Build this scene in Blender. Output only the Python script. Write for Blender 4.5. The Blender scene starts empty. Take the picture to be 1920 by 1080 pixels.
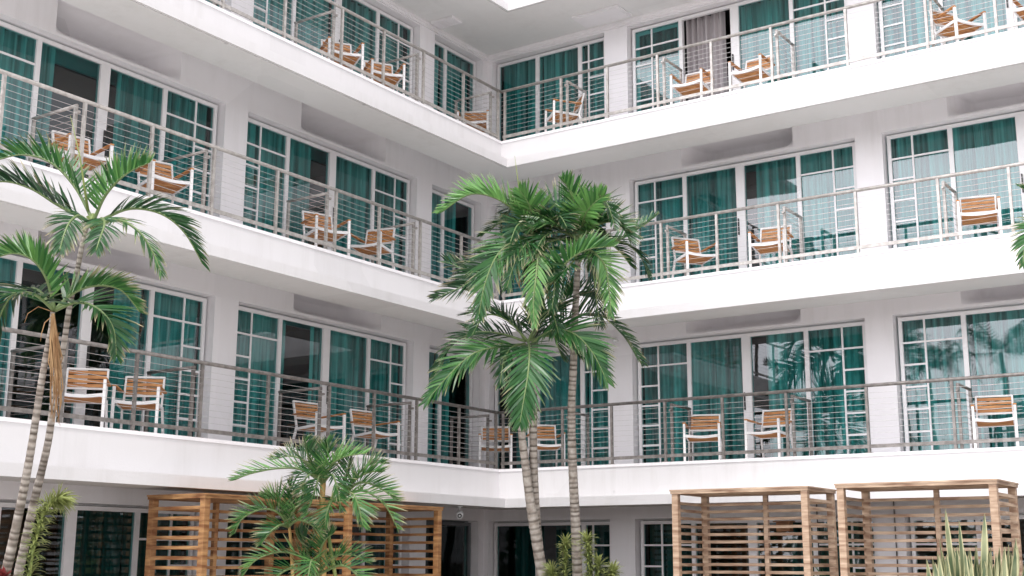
import bpy, bmesh, math, random
from mathutils import Vector, Matrix, noise as mnoise
R = math.radians
random.seed(7)
scene = bpy.context.scene
COL = scene.collection

# ------------------------------------------------------------------ materials
def mat(name):
    m = bpy.data.materials.new(name); m.use_nodes = True
    nt = m.node_tree
    return m, nt, nt.nodes['Principled BSDF'], nt.nodes['Material Output']

def N(nt, kind, **kw):
    n = nt.nodes.new(kind)
    for k, v in kw.items():
        setattr(n, k, v)
    return n

def varied(name, c1, c2, scale=3.0, rough=.6, metallic=0.0, bump=0.0, bscale=60.0, detail=6, stretch=(1, 1, 1), coord='Object', lo=.35, hi=.65, spec=.5):
    """principled surface whose colour wanders between two tones (plaster, paint, wood, bark)"""
    m, nt, p, out = mat(name)
    tc = N(nt, 'ShaderNodeTexCoord'); mp = N(nt, 'ShaderNodeMapping')
    mp.inputs['Scale'].default_value = stretch
    nt.links.new(tc.outputs[coord], mp.inputs['Vector'])
    nz = N(nt, 'ShaderNodeTexNoise'); nz.inputs['Scale'].default_value = scale; nz.inputs['Detail'].default_value = detail
    nt.links.new(mp.outputs['Vector'], nz.inputs['Vector'])
    cr = N(nt, 'ShaderNodeValToRGB')
    cr.color_ramp.elements[0].position = lo; cr.color_ramp.elements[1].position = hi
    cr.color_ramp.elements[0].color = (*c1, 1); cr.color_ramp.elements[1].color = (*c2, 1)
    nt.links.new(nz.outputs['Fac'], cr.inputs['Fac'])
    nt.links.new(cr.outputs['Color'], p.inputs['Base Color'])
    p.inputs['Roughness'].default_value = rough; p.inputs['Metallic'].default_value = metallic
    p.inputs['Specular IOR Level'].default_value = spec
    if bump:
        nb = N(nt, 'ShaderNodeTexNoise'); nb.inputs['Scale'].default_value = bscale; nb.inputs['Detail'].default_value = 4
        nt.links.new(mp.outputs['Vector'], nb.inputs['Vector'])
        b = N(nt, 'ShaderNodeBump'); b.inputs['Strength'].default_value = bump; b.inputs['Distance'].default_value = .01
        nt.links.new(nb.outputs['Fac'], b.inputs['Height']); nt.links.new(b.outputs['Normal'], p.inputs['Normal'])
    return m

def plaster(name, base, streak, amount):
    """painted render with faint vertical rain streaks and mottling"""
    m, nt, p, out = mat(name)
    tc = N(nt, 'ShaderNodeTexCoord')
    mp = N(nt, 'ShaderNodeMapping'); mp.inputs['Scale'].default_value = (3.5, 3.5, .35)
    nt.links.new(tc.outputs['Object'], mp.inputs['Vector'])
    n1 = N(nt, 'ShaderNodeTexNoise'); n1.inputs['Scale'].default_value = 1.6; n1.inputs['Detail'].default_value = 8; n1.inputs['Roughness'].default_value = .65
    nt.links.new(mp.outputs['Vector'], n1.inputs['Vector'])
    n2 = N(nt, 'ShaderNodeTexNoise'); n2.inputs['Scale'].default_value = .9; n2.inputs['Detail'].default_value = 5
    nt.links.new(tc.outputs['Object'], n2.inputs['Vector'])
    mul = N(nt, 'ShaderNodeMath', operation='MULTIPLY')
    r1 = N(nt, 'ShaderNodeMapRange'); r1.inputs['From Min'].default_value = .45; r1.inputs['From Max'].default_value = .8
    r2 = N(nt, 'ShaderNodeMapRange'); r2.inputs['From Min'].default_value = .35; r2.inputs['From Max'].default_value = .7
    nt.links.new(n1.outputs['Fac'], r1.inputs['Value']); nt.links.new(n2.outputs['Fac'], r2.inputs['Value'])
    nt.links.new(r1.outputs['Result'], mul.inputs[0]); nt.links.new(r2.outputs['Result'], mul.inputs[1])
    sc = N(nt, 'ShaderNodeMath', operation='MULTIPLY'); sc.inputs[1].default_value = amount
    nt.links.new(mul.outputs[0], sc.inputs[0])
    mx = N(nt, 'ShaderNodeMix', data_type='RGBA'); mx.inputs[6].default_value = (*base, 1); mx.inputs[7].default_value = (*streak, 1)
    nt.links.new(sc.outputs[0], mx.inputs[0])
    n3 = N(nt, 'ShaderNodeTexVoronoi', feature='F1', distance='CHEBYCHEV'); n3.inputs['Scale'].default_value = .42      # patches of newer and older paint
    nt.links.new(tc.outputs['Object'], n3.inputs['Vector'])
    bw = N(nt, 'ShaderNodeRGBToBW'); nt.links.new(n3.outputs['Color'], bw.inputs[0])
    r3 = N(nt, 'ShaderNodeMapRange'); r3.inputs['To Min'].default_value = .93; r3.inputs['To Max'].default_value = 1.03
    nt.links.new(bw.outputs[0], r3.inputs['Value'])
    n4 = N(nt, 'ShaderNodeTexVoronoi', feature='F1'); n4.inputs['Scale'].default_value = 1.1; nt.links.new(tc.outputs['Object'], n4.inputs['Vector'])   # few small chips and rust spots
    r4 = N(nt, 'ShaderNodeMapRange'); r4.inputs['From Min'].default_value = .02; r4.inputs['From Max'].default_value = .05; r4.inputs['To Min'].default_value = .72; r4.inputs['To Max'].default_value = 1
    nt.links.new(n4.outputs['Distance'], r4.inputs['Value'])
    m4 = N(nt, 'ShaderNodeMath', operation='MULTIPLY'); nt.links.new(r3.outputs['Result'], m4.inputs[0]); nt.links.new(r4.outputs['Result'], m4.inputs[1])
    hs = N(nt, 'ShaderNodeVectorMath', operation='SCALE'); nt.links.new(mx.outputs[2], hs.inputs[0]); nt.links.new(m4.outputs[0], hs.inputs['Scale'])
    nt.links.new(hs.outputs[0], p.inputs['Base Color'])
    p.inputs['Roughness'].default_value = .75
    nb = N(nt, 'ShaderNodeTexNoise'); nb.inputs['Scale'].default_value = 45; nb.inputs['Detail'].default_value = 5
    nt.links.new(tc.outputs['Object'], nb.inputs['Vector'])
    b = N(nt, 'ShaderNodeBump'); b.inputs['Strength'].default_value = .18; b.inputs['Distance'].default_value = .006
    nt.links.new(nb.outputs['Fac'], b.inputs['Height']); nt.links.new(b.outputs['Normal'], p.inputs['Normal'])
    return m

M = {}
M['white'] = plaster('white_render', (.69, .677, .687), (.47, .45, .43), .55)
M['wall'] = plaster('wall_render', (.845, .826, .846), (.56, .54, .52), .4)
M['soffit'] = plaster('soffit_render', (.81, .805, .80), (.58, .57, .55), .4)
M['room'] = varied('dark_room_lining', (.05, .05, .05), (.07, .07, .07), 1.0, .9)  # near-black, puts the darkness of the unlit rooms into the colour
M['frame'] = varied('white_aluminium', (.74, .73, .74), (.80, .79, .80), 2.0, .35)
M['frame_dark'] = varied('grey_aluminium', (.10, .11, .12), (.14, .15, .16), 2.0, .4)
M['black'] = varied('black_plastic', (.012, .012, .012), (.02, .02, .02), 4.0, .4)
M['steel'] = varied('weathered_rail_paint', (.34, .315, .295), (.50, .475, .45), 14.0, .42, .35, .1, 90)
M['steel_dark'] = varied('darker_rail_paint', (.16, .145, .135), (.27, .25, .235), 14.0, .45, .35, .1, 90)
M['cable'] = varied('steel_cable', (.55, .54, .53), (.68, .67, .66), 20.0, .35, .5)
M['chair_white'] = varied('chair_white_paint', (.80, .79, .79), (.86, .85, .85), 6.0, .35)
M['chair_wood'] = varied('chair_teak', (.39, .155, .05), (.60, .29, .105), 5.0, .55, 0, .15, 40, stretch=(1, 2.5, 2.5))
M['cab_wood'] = varied('cabana_ipe_wood', (.24, .14, .085), (.54, .40, .285), 4.0, .6, 0, .3, 30, stretch=(.7, .7, 5))
M['cab_wood_warm'] = varied('cabana_red_wood', (.20, .075, .025), (.50, .28, .12), 4.0, .55, 0, .3, 30, stretch=(.7, .7, 5))
M['plastic'] = varied('white_plastic', (.72, .73, .74), (.78, .79, .80), 3.0, .3)
M['pave'] = varied('pale_paving', (.66, .64, .62), (.74, .72, .70), 2.0, .8, 0, .2, 30)
M['soil'] = varied('bed_soil', (.05, .035, .025), (.10, .07, .05), 6.0, .95, 0, .6, 30)

def glass_mat():
    m, nt, p, out = mat('tinted_teal_glass')
    nt.nodes.remove(p)
    tr = N(nt, 'ShaderNodeBsdfTransparent'); tr.inputs['Color'].default_value = (.195, .535, .525, 1)
    gl = N(nt, 'ShaderNodeBsdfGlossy'); gl.inputs['Roughness'].default_value = .015; gl.inputs['Color'].default_value = (.95, .97, 1, 1)
    lw = N(nt, 'ShaderNodeLayerWeight'); pw = N(nt, 'ShaderNodeMath', operation='POWER'); pw.inputs[1].default_value = 4
    nt.links.new(lw.outputs['Facing'], pw.inputs[0])
    fr = N(nt, 'ShaderNodeMath', operation='MULTIPLY_ADD'); fr.inputs[1].default_value = .8; fr.inputs[2].default_value = .075
    nt.links.new(pw.outputs[0], fr.inputs[0])
    tc = N(nt, 'ShaderNodeTexCoord')
    nz = N(nt, 'ShaderNodeTexNoise'); nz.inputs['Scale'].default_value = .9; nz.inputs['Detail'].default_value = 1
    nt.links.new(tc.outputs['Object'], nz.inputs['Vector'])
    b = N(nt, 'ShaderNodeBump'); b.inputs['Strength'].default_value = .05; b.inputs['Distance'].default_value = .05
    nt.links.new(nz.outputs['Fac'], b.inputs['Height']); nt.links.new(b.outputs['Normal'], gl.inputs['Normal'])
    mx = N(nt, 'ShaderNodeMixShader')
    nt.links.new(fr.outputs[0], mx.inputs[0]); nt.links.new(tr.outputs[0], mx.inputs[1]); nt.links.new(gl.outputs[0], mx.inputs[2])
    nt.links.new(mx.outputs[0], out.inputs['Surface'])
    return m
M['glass'] = glass_mat()

def fold_shaded_cloth(name, c1, c2):
    m, nt, p, out = mat(name)
    tc = N(nt, 'ShaderNodeTexCoord'); mp = N(nt, 'ShaderNodeMapping'); mp.inputs['Scale'].default_value = (9, 9, .25)
    nt.links.new(tc.outputs['Object'], mp.inputs['Vector'])
    nz = N(nt, 'ShaderNodeTexNoise'); nz.inputs['Scale'].default_value = 1.2; nz.inputs['Detail'].default_value = 4  # vertical streaks put fold light and shade into the colour
    nt.links.new(mp.outputs['Vector'], nz.inputs['Vector'])
    cr = N(nt, 'ShaderNodeValToRGB'); cr.color_ramp.elements[0].position = .35; cr.color_ramp.elements[1].position = .65
    cr.color_ramp.elements[0].color = (*c1, 1); cr.color_ramp.elements[1].color = (*c2, 1)
    nt.links.new(nz.outputs['Fac'], cr.inputs['Fac']); nt.links.new(cr.outputs['Color'], p.inputs['Base Color'])
    p.inputs['Roughness'].default_value = .9
    return m
M['curtain'] = fold_shaded_cloth('curtain_cloth', (.17, .19, .19), (.88, .89, .88))
M['curtain_shaded'] = fold_shaded_cloth('shaded_curtain_cloth', (.05, .07, .07), (.16, .20, .195))  # ground-floor shade put into the curtain colour
M['curtain_grey'] = fold_shaded_cloth('grey_curtain_cloth', (.30, .27, .28), (.42, .39, .40))

def leaf(name, dark, light, tip=None, trans=.35, gloss=.4):
    """leaf blade: colour wanders per leaf through the 'tint' attribute; dry tips from the 'dry' attribute"""
    m, nt, p, out = mat(name)
    at = N(nt, 'ShaderNodeAttribute', attribute_name='tint')
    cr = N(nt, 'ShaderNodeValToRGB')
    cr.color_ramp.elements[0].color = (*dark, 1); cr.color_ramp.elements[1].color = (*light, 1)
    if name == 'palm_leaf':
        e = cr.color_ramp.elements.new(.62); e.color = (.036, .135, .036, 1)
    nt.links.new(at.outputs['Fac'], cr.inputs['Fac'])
    col = cr.outputs['Color']
    if tip:
        a2 = N(nt, 'ShaderNodeAttribute', attribute_name='dry')
        mx = N(nt, 'ShaderNodeMix', data_type='RGBA'); mx.inputs[7].default_value = (*tip, 1)
        nt.links.new(a2.outputs['Fac'], mx.inputs[0]); nt.links.new(col, mx.inputs[6]); col = mx.outputs[2]
    nt.links.new(col, p.inputs['Base Color'])
    p.inputs['Roughness'].default_value = gloss
    tl = N(nt, 'ShaderNodeBsdfTranslucent'); nt.links.new(col, tl.inputs['Color'])
    ms = N(nt, 'ShaderNodeMixShader'); ms.inputs[0].default_value = trans
    nt.links.new(p.outputs[0], ms.inputs[1]); nt.links.new(tl.outputs[0], ms.inputs[2]); nt.links.new(ms.outputs[0], out.inputs['Surface'])
    return m
M['palm_leaf'] = leaf('palm_leaf', (.005, .034, .011), (.18, .385, .105), (.56, .45, .29), .28, .33)  # dark end paints shaded fronds, light end sunlit ones
M['spike_leaf'] = leaf('dracaena_leaf', (.03, .09, .015), (.33, .37, .13), (.5, .45, .2))
M['snake_leaf'] = leaf('snake_plant_leaf', (.07, .12, .06), (.36, .38, .22), (.74, .70, .42), .15)
M['red_leaf'] = leaf('red_leaf', (.08, .01, .012), (.30, .05, .05), (.3, .1, .05))
M['stalk'] = varied('green_stalk', (.10, .17, .04), (.30, .33, .10), 6.0, .5, stretch=(1, 1, .3))
M['orange_stalk'] = varied('orange_stalk', (.30, .17, .05), (.52, .33, .12), 6.0, .5, stretch=(1, 1, .3))
M['fibre'] = varied('dry_palm_fibre', (.20, .10, .04), (.45, .29, .15), 18.0, .9, stretch=(1, 1, .2))

def bark():
    m, nt, p, out = mat('ringed_palm_bark')
    at = N(nt, 'ShaderNodeAttribute', attribute_name='ring')
    tc = N(nt, 'ShaderNodeTexCoord')
    nz = N(nt, 'ShaderNodeTexNoise'); nz.inputs['Scale'].default_value = 14; nz.inputs['Detail'].default_value = 6
    nt.links.new(tc.outputs['Object'], nz.inputs['Vector'])
    cr = N(nt, 'ShaderNodeValToRGB'); cr.color_ramp.elements[0].position = .3; cr.color_ramp.elements[1].position = .7
    cr.color_ramp.elements[0].color = (.24, .20, .165, 1); cr.color_ramp.elements[1].color = (.47, .43, .385, 1)
    nt.links.new(nz.outputs['Fac'], cr.inputs['Fac'])
    mx = N(nt, 'ShaderNodeMix', data_type='RGBA'); mx.inputs[7].default_value = (.045, .03, .02, 1)
    nt.links.new(at.outputs['Fac'], mx.inputs[0]); nt.links.new(cr.outputs['Color'], mx.inputs[6]); nt.links.new(mx.outputs[2], p.inputs['Base Color'])
    p.inputs['Roughness'].default_value = .9
    b = N(nt, 'ShaderNodeBump'); b.inputs['Strength'].default_value = .5; b.inputs['Distance'].default_value = .02
    nt.links.new(nz.outputs['Fac'], b.inputs['Height']); nt.links.new(b.outputs['Normal'], p.inputs['Normal'])
    return m
M['bark'] = bark()

# ------------------------------------------------------------------ mesh helpers
class MB:
    """collects shapes and links them as ONE mesh object"""
    def __init__(s):
        s.v = []; s.f = []; s.a = {}; s.smooth = []
    def add(s, vs, fs, smooth=False, **att):
        o = len(s.v); s.v += [tuple(v) for v in vs]
        for f in fs: s.f.append(tuple(i + o for i in f)); s.smooth.append(smooth)
        for k, val in att.items():
            l = s.a.setdefault(k, {})
            if isinstance(val, (list, tuple)):
                for i, x in enumerate(val): l[o + i] = x
            else:
                for i in range(len(vs)): l[o + i] = val
    def box(s, a, b, T=None):
        x0, y0, z0 = a; x1, y1, z1 = b
        vs = [(x, y, z) for z in (z0, z1) for y in (y0, y1) for x in (x0, x1)]
        if T: vs = [T(*v) for v in vs]
        s.add(vs, [(0, 2, 3, 1), (4, 5, 7, 6), (0, 1, 5, 4), (2, 6, 7, 3), (0, 4, 6, 2), (1, 3, 7, 5)])
    def beam(s, p, q, w, h=None, up=(0, 0, 1)):
        """rectangular bar from p to q"""
        h = h or w; p = Vector(p); q = Vector(q); d = (q - p).normalized(); u = Vector(up)
        if abs(d.dot(u)) > .98: u = Vector((1, 0, 0)) if abs(d.x) < .9 else Vector((0, 1, 0))
        r = d.cross(u).normalized(); u = r.cross(d).normalized()
        vs = []
        for c in (p, q):
            for a, b in ((-1, -1), (1, -1), (1, 1), (-1, 1)): vs.append(c + r * a * w / 2 + u * b * h / 2)
        s.add(vs, [(3, 2, 1, 0), (4, 5, 6, 7), (0, 1, 5, 4), (1, 2, 6, 5), (2, 3, 7, 6), (3, 0, 4, 7)])
    def tube(s, pts, rad, n=8, caps=True, smooth=True, **att):
        pts = [Vector(p) for p in pts]; k = len(pts)
        rs = rad if isinstance(rad, (list, tuple)) else [rad] * k
        vs = []; prev = None
        for i, p in enumerate(pts):
            d = (pts[min(i + 1, k - 1)] - pts[max(i - 1, 0)]).normalized()
            if prev is None:
                r = d.cross(Vector((0, 0, 1)))
                if r.length < .05: r = d.cross(Vector((1, 0, 0)))
            else: r = prev - d * prev.dot(d)
            r.normalize(); prev = r; u = d.cross(r)
            for j in range(n):
                t = 2 * math.pi * j / n; vs.append(p + (r * math.cos(t) + u * math.sin(t)) * rs[i])
        fs = [(i * n + j, i * n + (j + 1) % n, (i + 1) * n + (j + 1) % n, (i + 1) * n + j) for i in range(k - 1) for j in range(n)]
        at = {}
        for key, val in att.items(): at[key] = [x for x in val for _ in range(n)]
        s.add(vs, fs, smooth, **at)
        if caps:
            o = len(s.v) - len(vs)
            s.f.append(tuple(o + j for j in range(n))[::-1]); s.smooth.append(False)
            s.f.append(tuple(o + (k - 1) * n + j for j in range(n))); s.smooth.append(False)
    def build(s, name, material, parent=None, recalc=True, bevel=0.0, origin=None):
        me = bpy.data.meshes.new(name)
        v = s.v
        if origin is not None: v = [(p[0] - origin[0], p[1] - origin[1], p[2] - origin[2]) for p in v]
        me.from_pydata(v, [], s.f)
        me.polygons.foreach_set('use_smooth', s.smooth)
        for k, vals in s.a.items():
            at = me.attributes.new(k, 'FLOAT', 'POINT')
            at.data.foreach_set('value', [vals.get(i, 0.0) for i in range(len(v))])
        if recalc:
            bm = bmesh.new(); bm.from_mesh(me); bmesh.ops.recalc_face_normals(bm, faces=bm.faces); bm.to_mesh(me); bm.free()
        me.update()
        me.materials.append(M[material])
        o = bpy.data.objects.new(name, me); COL.objects.link(o)
        if parent: o.parent = parent
        if origin is not None: o.location = origin
        if bevel:
            b = o.modifiers.new('bevel', 'BEVEL'); b.width = bevel; b.segments = 2; b.limit_method = 'ANGLE'
        return o

def tag(o, label=None, cat=None, group=None, kind=None):
    if label: o['label'] = label
    if cat: o['category'] = cat
    if group: o['group'] = group
    if kind: o['kind'] = kind
    return o
def empty(name, loc=(0, 0, 0), rz=0.0):
    o = bpy.data.objects.new(name, None); COL.objects.link(o)
    o.location = loc; o.rotation_euler = (0, 0, rz); o.empty_display_size = .2
    return o
def copy_tree(o, parent=None):
    kids = [c for c in bpy.data.objects if c.parent == o]
    c = o.copy(); COL.objects.link(c)
    if parent: c.parent = parent
    for k in kids: copy_tree(k, c)
    return c

# ------------------------------------------------------------------ camera
CAM = Vector((12.2388, -17.6135, 1.5076)); FPX = 2365.93
pitch, yaw, roll = 0.212265, 0.597988, 0.004057
Dv = Vector((-math.sin(yaw) * math.cos(pitch), math.cos(yaw) * math.cos(pitch), math.sin(pitch)))
r0 = Vector((math.cos(yaw), math.sin(yaw), 0)); u0 = r0.cross(Dv)
Rv = r0 * math.cos(roll) + u0 * math.sin(roll); Uv = u0 * math.cos(roll) - r0 * math.sin(roll)
cam = bpy.data.objects.new('camera', bpy.data.cameras.new('camera')); COL.objects.link(cam)
cam.matrix_world = Matrix(((Rv.x, Uv.x, -Dv.x, CAM.x), (Rv.y, Uv.y, -Dv.y, CAM.y), (Rv.z, Uv.z, -Dv.z, CAM.z), (0, 0, 0, 1)))
cam.data.sensor_width = 36; cam.data.lens = FPX / 1920 * 36; cam.data.clip_end = 2000; cam.data.clip_start = .1
scene.camera = cam
TO = Vector((-Dv.x, -Dv.y, 0)).normalized()       # horizontal direction from the building towards the viewer
def at(px, py, t):
    """the point t metres ahead that a measured spot of the photograph (1920 x 1080) came from"""
    return CAM + (Dv + Rv * (px - 960) / FPX - Uv * (py - 540) / FPX) * t

# ------------------------------------------------------------------ the hotel
# wing coordinates: u along the wing away from the inner corner, d depth behind the balcony face, z height
def RW(u, d, z): return (u, d, z)
def LW(u, d, z): return (-d, -u, z)
UR, UL = 15.4, 10.6          # how far the two wings run
FL = [0.0, 3.0, 5.9, 8.8]    # floor levels
WALL = 1.1
hotel = tag(empty('hotel_building'), 'white L shaped hotel with long balconies and teal tinted glass', 'building')

def sweep(profile, mb):
    """profile of (d, z) swept along both wings, mitred at the inner corner"""
    n = len(profile); vs = []
    vs += [(-d, -UL, z) for d, z in profile]; vs += [(-d, d, z) for d, z in profile]; vs += [(UR, d, z) for d, z in profile]
    fs = []
    for k in (0, 1):
        for i in range(n):
            j = (i + 1) % n; fs.append((k * n + i, k * n + j, (k + 1) * n + j, (k + 1) * n + i))
    fs.append(tuple(range(n))); fs.append(tuple(range(2 * n, 3 * n)))
    mb.add(vs, fs)

for zf in FL[1:]:
    mb = MB()
    sweep([(0, zf - .03), (0, zf - .515), (-.42, zf - .515), (-.42, zf - .66), (-.385, zf - .66), (-.385, zf - .645), (-.36, zf - .645), (-.36, zf - .657),
           (.35, zf - .657), (.35, zf - .25), (5.2, zf - .25), (5.2, zf - .004), (.004, zf - .004)], mb)
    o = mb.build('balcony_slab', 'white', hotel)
    o.data.materials.append(M['soffit'])
    for p in o.data.polygons:
        if p.normal.z < -.7 or (abs(p.center.z - (zf - .45)) < .01 and False): p.material_index = 1
    mb = MB()                                     # tiled balcony edge a few millimetres proud of the slab
    sweep([(-.012, zf), (-.012, zf - .045), (-.001, zf - .045), (-.001, zf - .0035), (1.095, zf - .0035), (1.095, zf)], mb)
    mb.build('balcony_floor', 'wall', hotel)
# roof
mb = MB(); zr = FL[3] + 2.24
sweep([(0, zr + .66), (0, zr + .15), (-.42, zr + .15), (-.42, zr), (-.385, zr), (-.385, zr + .015), (-.36, zr + .015), (-.36, zr + .003), (5.2, zr + .003), (5.2, zr + .66)], mb)
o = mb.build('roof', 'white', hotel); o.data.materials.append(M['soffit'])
for p in o.data.polygons:
    if p.normal.z < -.7: p.material_index = 1
mb = MB()
sweep([(WALL - .05, zr), (WALL - .05, zr - .05), (WALL - .03, zr - .05), (WALL - .03, zr - .10), (WALL - .002, zr - .10), (WALL - .002, zr)], mb)
mb.build('cornice', 'wall', hotel)

BAYS = {'L': [(-.93, .57), (1.0, 5.05), (5.5, 9.55)], 'R': [(-1.0, 1.5), (1.97, 6.02), (6.45, 10.5), (10.95, 15.0)]}
HEAD = 2.15
def head(i): return 2.18 if i == 0 else (2.12 if i == 3 else HEAD)
def top(i): return FL[i + 1] - .25 if i < 3 else zr + .003

# walls of each wing: piers, heads above the windows, and a hollow added for the shade above each pair of sliding doors
def shade_recess(mb, T, ua, ub, za, zb):
    """concave hollow added to darken the wall above sliding doors: deepest just under the ceiling, running out towards the window head"""
    nu, nz = 26, 12; depth = .75
    def dep(s, t):      # s along, t from top 0 to bottom 1
        e = min(1, s / .10, (1 - s) / .10); e = e * e * (3 - 2 * e)
        f = min(1, t / .03); f2 = max(0, 1 - max(0, t - .48) / .52); f2 = f2 * f2 * (3 - 2 * f2)
        return depth * e * f * f2
    vs = []
    for j in range(nz + 1):
        for i in range(nu + 1):
            s = i / nu; t = j / nz
            vs.append(T(ua + (ub - ua) * s, WALL + dep(s, t), zb + (za - zb) * t))
    fs = [(j * (nu + 1) + i, j * (nu + 1) + i + 1, (j + 1) * (nu + 1) + i + 1, (j + 1) * (nu + 1) + i) for j in range(nz) for i in range(nu)]
    mb.add(vs, fs, True)
    mb.box((ua, WALL + .88, za), (ub, WALL + .92, zb), T)

for w, T, U in (('L', LW, UL), ('R', RW, UR)):
    mb = MB()
    for i in range(4):
        z0, z1 = FL[i] + (.001 if i else -.1), top(i) - .001
        hz = FL[i] + head(i)
        cur = -1.4 if w == 'L' else -1.1
        for ua, ub in BAYS[w]:
            mb.box((cur, WALL, z0), (ua, WALL + .3, z1), T)
            if i in (1, 2) and ub - ua > 3:
                m0, m1 = ua + 1.02, ub - 1.02
                if w == 'L': m0 -= .15; m1 -= .1
                mb.box((ua, WALL, hz), (m0, WALL + .3, z1), T); mb.box((m1, WALL, hz), (ub, WALL + .3, z1), T)
                mb.box((m0, WALL, hz), (m1, WALL + .3, hz + .04), T)
                shade_recess(mb, T, m0, m1, hz + .04, z1)
            else:
                mb.box((ua, WALL, hz), (ub, WALL + .3, z1), T)
            cur = ub
        mb.box((cur, WALL, z0), (U - .2, WALL + .3, z1), T)
        mb.box((U - .2, .35 if i == 0 and False else WALL, z0), (U, 5.2, z1), T)     # end wall
    mb.build('wall', 'wall', hotel, recalc=True)
# rooms behind: back walls and party walls so that no daylight leaks through
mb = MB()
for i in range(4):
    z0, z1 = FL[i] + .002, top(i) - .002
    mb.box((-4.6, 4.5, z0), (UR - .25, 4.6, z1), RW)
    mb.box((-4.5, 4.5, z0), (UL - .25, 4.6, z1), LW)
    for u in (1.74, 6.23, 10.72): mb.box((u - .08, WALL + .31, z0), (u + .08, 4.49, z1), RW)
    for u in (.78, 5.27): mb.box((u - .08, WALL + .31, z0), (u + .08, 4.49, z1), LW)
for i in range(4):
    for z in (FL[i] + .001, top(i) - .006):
        sweep([(1.46, z), (4.48, z), (4.48, z + .004), (1.46, z + .004)], mb)  # dark floor and ceiling sheets added to keep the rooms dark
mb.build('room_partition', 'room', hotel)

# windows ---------------------------------------------------------------------------------
FD = 1.235        # front of the frames
def curtain(mb, T, ua, ub, z0, z1, d0, seed, full=True):
    rnd = random.Random(seed); n = max(6, int((ub - ua) / .014)); vs = []
    ph = rnd.random() * 6; lam = rnd.uniform(.12, .17)
    rows = 5
    for j in range(rows):
        t = j / (rows - 1)
        for i in range(n + 1):
            u = ua + (ub - ua) * i / n
            q = u + .03 * math.sin(u * 9 + ph) + .012 * math.sin(u * 31 + ph * 2)
            a = .05 * (.6 + .6 * mnoise.noise(Vector((u * 4, seed * 3.1, 0)))) + .012
            fl = .018 * mnoise.noise(Vector((u * 8, t * 1.4, seed)))
            vs.append(T(u, d0 + a * math.sin(2 * math.pi * q / lam + ph) * (1.15 - .3 * t) + fl + .02 * mnoise.noise(Vector((u * 1.7, t, seed + 9.))), z1 + (z0 - z1) * t))
    fs = [(j * (n + 1) + i, j * (n + 1) + i + 1, (j + 1) * (n + 1) + i + 1, (j + 1) * (n + 1) + i) for j in range(rows - 1) for i in range(n)]
    mb.add(vs, fs, True)

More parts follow.
